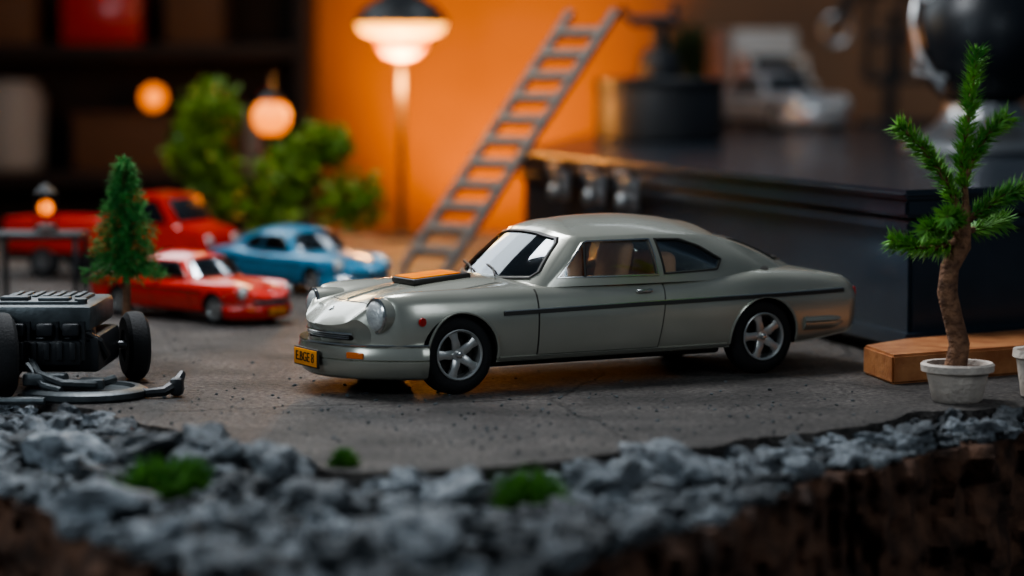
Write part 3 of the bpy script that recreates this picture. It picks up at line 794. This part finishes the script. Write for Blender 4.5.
g=Geo(); g.lathe([(0,.262),(.2,.262),(.225,.252)],24); g.obj('soil',M_soil,pt)
g=Geo(); tp=[q3(958,372),q3(962,345,.02),q3(955,318,.0),q3(949,292,-.02),q3(951,268,0),q3(962,245,.02),q3(964,230,.0),q3(966,205,0)]
g.tube(tp,[.09,.08,.075,.078,.072,.08,.06,.04],12)
for k_ in range(26):
    t=tp[1+k_%5]; g.ico(.03,(t.x+random.uniform(-.05,.05),t.y+random.uniform(-.05,.02),t.z+random.uniform(-.08,.08)),1)
g.obj('trunk',M_bark,pt,smooth=50,label='gnarled brown trunk')
BR=[[q3(966,205),q3(962,160),q3(968,110),q3(975,52)],[q3(964,218),q3(945,178,-.05),q3(922,147,-.08),q3(898,125,-.1)],
    [q3(964,180),q3(975,150,-.04),q3(990,130,-.06),q3(1006,117,-.05)],[q3(966,222),q3(985,207,-.05),q3(1008,193,-.1),q3(1030,184,-.1)],
    [q3(960,240),q3(938,247,-.08),q3(915,246,-.12),q3(893,239,-.12)],[q3(962,225),q3(955,215,-.2),q3(948,214,-.35)],
    [q3(964,232),q3(985,228,.1),q3(1005,222,.2)],[q3(960,235),q3(945,225,-.15),q3(928,228,-.25)]]
for pts in BR:
    g=Geo(); g.tube(pts,[.03-.02*i/(len(pts)-1) for i in range(len(pts))],7); b=g.obj('branch',M_bark,pt)
    g=Geo(); L=sum((pts[i+1]-pts[i]).length for i in range(len(pts)-1))
    st=pts[0].lerp(pts[1],.35); needles(g,[st]+pts[1:],int(560*L)+50,.14,1.0); g.obj('needles',M_needle,b,smooth=None)
g=Geo(); g.lathe([(0,0),(.16,0),(.2,.02),(.24,.3),(.27,.32),(.265,.38),(.235,.37),(.225,.32),(0,.32)],36); top(g.obj('plant_pot',M_pot,loc=(4.12,18.95,0)),'small empty white plaster pot','pot')
# ================================================================ CONIFER LEFT
cf=empty('conifer_tree',(-3.44,22,0),'small dense green model conifer tree','tree')
g=Geo(); g.tube([(0,0,0),(.01,0,.7),(0,0,1.7)],[.045,.035,.01],10); g.lathe([(0,0),(.12,0),(.1,.04),(0,.05)],16); g.obj('trunk',M_bark,cf)
g=Geo()
for i in range(17):
    z=.68+i*.062; r=.36*(1-(z-.62)/1.22)**.8+.02
    nb=max(5,int(15*r/.36))
    for k_ in range(nb):
        a=2*PI*k_/nb+i*1.3+random.uniform(-.2,.2); rr=r*random.uniform(.75,1.1)
        p=[Vector((0,0,z+.06)),Vector((rr*.5*math.cos(a),rr*.5*math.sin(a),z+.05)),Vector((rr*math.cos(a),rr*math.sin(a),z-.01))]
        needles(g,p,int(34+60*rr),.075)
needles(g,[(0,0,1.5),(0,0,1.74)],60,.06)
g.obj('foliage',M_needle2,cf,smooth=None)
# ================================================================ MACHINE LEFT
M_gun=mat('gunmetal',(.09,.105,.11),.42,.4,col2=(.05,.058,.062),nscale=6,bump=.1)
mc=empty('toy_vehicle_chassis',(-3.62,19.5,0),'dark gunmetal toy vehicle chassis on round base','toy vehicle')
g=Geo(); g.lathe([(0,0),(.46,0),(.48,.02),(.48,.06),(.43,.085),(.38,.085),(.36,.06),(0,.06)],48,M=T(.33,-.50,0)@Matrix.Diagonal((1,.9,1,1))); g.obj('round_base',M_gun,mc)
g=Geo(); g.box((.05,.1,.32),(.74,1.0,.28),.03); g.box((.02,-.38,.34),(.56,.3,.2),.03); g.box((.28,-.3,.46),(.18,.2,.12),.02)
for i in range(5): g.box((-.16+.1*i,-.54,.36),(.05,.04,.14),.01)
g.obj('engine_block',M_black,mc)
g=Geo(); g.box((-.05,.1,.60),(.84,1.1,.2),.035); g.box((-.08,.08,.705),(.66,.8,.04),.012)
for i in range(7): g.box((-.33+.085*i,.25,.73),(.04,.4,.02),.004)
g.box((-.26,-.18,.735),(.22,.14,.04),.01); g.box((.05,-.2,.735),(.24,.16,.03),.01); g.lathe([(0,0),(.05,0),(.05,.04),(0,.045)],16,M=T(.26,-.25,.70)); g.obj('top_deck',M_gun,mc)
g=Geo()
for x in (-.3,-.12,.1,.3): g.tube([(x,-.46,.28),(x,-.44,.58)],.03,8)
for x in (-.2,.02,.22): g.box((x,-.48,.52),(.13,.1,.1),.02)
g.tube([(.3,-.4,.5),(.42,-.35,.42),(.45,-.2,.3),(.4,-.1,.25)],.028,8)
g.obj('strut',M_black,mc)
for x,y,r in ((-.30,-.55,.33),(.54,.62,.28),(-.5,.75,.28)):
    g=Geo(); M0=T(x,y,r)@RZ(.35)@RY(PI/2)@Matrix.Diagonal((r/.3,r/.3,1,1))
    g.lathe([(.14,-.09),(.25,-.09),(.29,-.06),(.3,-.02),(.3,.02),(.29,.06),(.25,.09),(.14,.09),(.14,-.09)],36,M=M0); w=g.obj('wheel',M_rubber,mc)
    g=Geo(); g.lathe([(0,-.05),(.14,-.07),(.145,.07),(.08,.05),(.05,.09),(0,.09)],24,M=M0); g.obj('rim',M_gun,w)
g=Geo(); g.tube([(-.5,.75,.28),(.54,.62,.28)],.035,8); g.obj('axle',M_steel,mc)
g=Geo(); g.tube([(-.30,-.55,.33),(.1,-.3,.33)],.035,8); g.obj('axle',M_steel,mc)
g=Geo(); g.tube([(-.1,-.5,.3),(.0,-.68,.2),(.2,-.78,.14),(.42,-.7,.12),(.55,-.5,.14)],.035,8); g.box((.12,-.66,.16),(.34,.14,.1),.03,M=RZ(-.1)); g.box((.4,-.62,.12),(.2,.16,.08),.02); g.tube([(-.1,-.6,.26),(.05,-.74,.12),(.2,-.82,.09)],.03,8)
g.obj('linkage_arm',M_gun,mc)
g=Geo(); g.tube([(.72,-.50,.05),(.82,-.58,.04),(.94,-.56,.05),(1.03,-.47,.1),(1.06,-.38,.17)],[.03,.035,.04,.05,.03],8); g.box((1.03,-.47,.08),(.1,.14,.14),.03); g.obj('hook',M_black,mc)
g=Geo(); g.tube([(-.9,-.95,.03),(-.5,-.98,.03),(0,-.96,.03),(.1,-.97,.03)],.03,8); top(g.obj('metal_rod',M_gun,loc=(-3.62,19.5,0)),'bent dark metal rod lying on slab','rod')
tb=empty('toy_table',(-5.15,27,0),'small dark metal toy table','toy table')
g=Geo(); g.box((0,0,.74),(1.0,.7,.07),.02); g.obj('table_top',M_black,tb)
for x in (-.44,.44):
    for y in (-.3,.3): g=Geo(); g.box((x,y,.355),(.06,.06,.71),.01); g.obj('leg',M_black,tb)
ln=empty('lantern',(-5.08,27,.777),'tiny lantern with orange light on table','lantern')
g=Geo(); g.lathe([(0,0),(.13,0),(.13,.05),(.06,.08),(0,.08)],20); g.lathe([(.13,.42),(.05,.5),(0,.52)],20)
for a in range(4): g.tube([(.11*math.cos(a*PI/2),.11*math.sin(a*PI/2),.04),(.11*math.cos(a*PI/2),.11*math.sin(a*PI/2),.44)],.01,5)
g.obj('lantern_frame',M_black,ln)
g=Geo(); g.ico(.085,(0,0,.26),2); g.obj('flame_bulb',M_glow2,ln)
# ================================================================ BOOKCASE
bk=empty('bookcase',(-8.2,52,FZ),'dark wooden bookcase with stored boxes','bookcase')
H=22; 
for x in (-3.9,3.9): g=Geo(); g.box((x,0,H/2),(.25,3,H),.03); g.obj('side_panel',M_darkwood,bk)
g=Geo(); g.box((0,1.45,H/2),(7.6,.1,H),0); g.obj('back_panel',M_darkwood,bk)
SH=[.4,3.6,6.8,10.2,13.0,15.6,18.8,21.9]
for z in SH: g=Geo(); g.box((0,0,z),(7.6,2.9,.3),.03); g.obj('shelf',M_darkwood,bk)
zt=FZ+15.75; zm=FZ+13.15
def boxy(nm,lab,cat,m,x,z,sx,sz,y=51.6,sy=1.5):
    g=Geo(); g.box((0,0,sz/2),(sx,sy,sz),.04); g.box((0,0,sz-.06),(sx+.08,sy+.08,.12),.03); return top(g.obj(nm,m,loc=(x,y,z)),lab,cat)
boxy('storage_box','red storage box on bookcase shelf','box',M_red,-8.4,zt,1.6,1.3)
boxy('storage_box','dark brown box on bookcase shelf','box',M_brown,-10.6,zt,1.7,1.1)
boxy('storage_box','dull red storage box on bookcase shelf','box',M_brown,-6.5,zt,1.2,1.4)
boxy('storage_box','brown cardboard box on bookcase shelf','box',M_brown,-8.0,zm,2.0,1.2)
g=Geo(); g.lathe([(0,0),(.6,0),(.7,.1),(.75,1.5),(.6,1.75),(.6,1.85),(0,1.9)],32); top(g.obj('jar',M_cream,loc=(-10.4,51.4,zm)),'large cream ceramic jar on shelf','jar')
for i in range(6):
    h=random.uniform(1.2,1.6); g=Geo(); g.box((0,0,h/2),(.24,1.2,h),.02); o=top(g.obj('book',[M_brown,M_cream,M_red][i%3],loc=(-6.5+i*.3,51.5,zm)),'upright book on dark shelf','book','books on the shelf')
sl=empty('shelf_lantern',(-7.35,51.0,zm+1.2),'small glowing orange lantern on cardboard box','lantern')
g=Geo(); g.lathe([(0,0),(.25,0),(.2,.08),(.0,.1)],20); g.obj('base',M_black,sl)
g=Geo(); g.ico(.24,(0,0,.32),2); g.obj('bulb',M_glow2,sl)
# ================================================================ LIGHTS
def area(loc,tgt,size,power,col,sy=None):
    l=bpy.data.lights.new('l','AREA'); l.size=size; l.energy=power; l.color=col
    if sy: l.shape='RECTANGLE'; l.size_y=sy
    o=bpy.data.objects.new('area_light',l); COL.objects.link(o); o.location=loc
    o.rotation_euler=(Vector(tgt)-Vector(loc)).to_track_quat('-Z','Y').to_euler(); return o
def point(loc,power,col,r=.2,spot=None,tgt=None):
    l=bpy.data.lights.new('l','SPOT' if spot else 'POINT'); l.energy=power; l.color=col; l.shadow_soft_size=r
    if spot: l.spot_size=spot; l.spot_blend=1
    o=bpy.data.objects.new('point_light',l); COL.objects.link(o); o.location=loc
    if tgt: o.rotation_euler=(Vector(tgt)-Vector(loc)).to_track_quat('-Z','Y').to_euler()
    return o
area((-3,24,13),(0,19,0),5,2100,(.93,.96,1))
area((-9,36,11),(-.5,19.5,.8),8,900,(.88,.95,1))
area((-10,9,8),(-1,18,0),5,620,(.80,.91,1))
area((9,9,8),(1,18,0),5,300,(.85,.93,1))
point((-1.67,37.4,2.35),800,(1,.42,.1),.3)
point((-.9,57.5,-4.5),14000,(1,.30,.008),.3,math.radians(54),(-.6,65.8,3.0))
point((-1.2,57.5,-4.5),2600,(1,.27,.01),.3,math.radians(110),(-.6,65.8,2.0))
area((16,48,16),(13,66,3),6,700,(1,.78,.6))
point((-3.4,31,5),200,(1,.7,.35),.6)
area((5,36,13),(5,44,1.5),5,600,(.85,.93,1))
w=bpy.data.worlds.new('world'); scene.world=w; w.use_nodes=True
bg=w.node_tree.nodes['Background']; bg.inputs[0].default_value=(.5,.64,.8,1); bg.inputs[1].default_value=.12
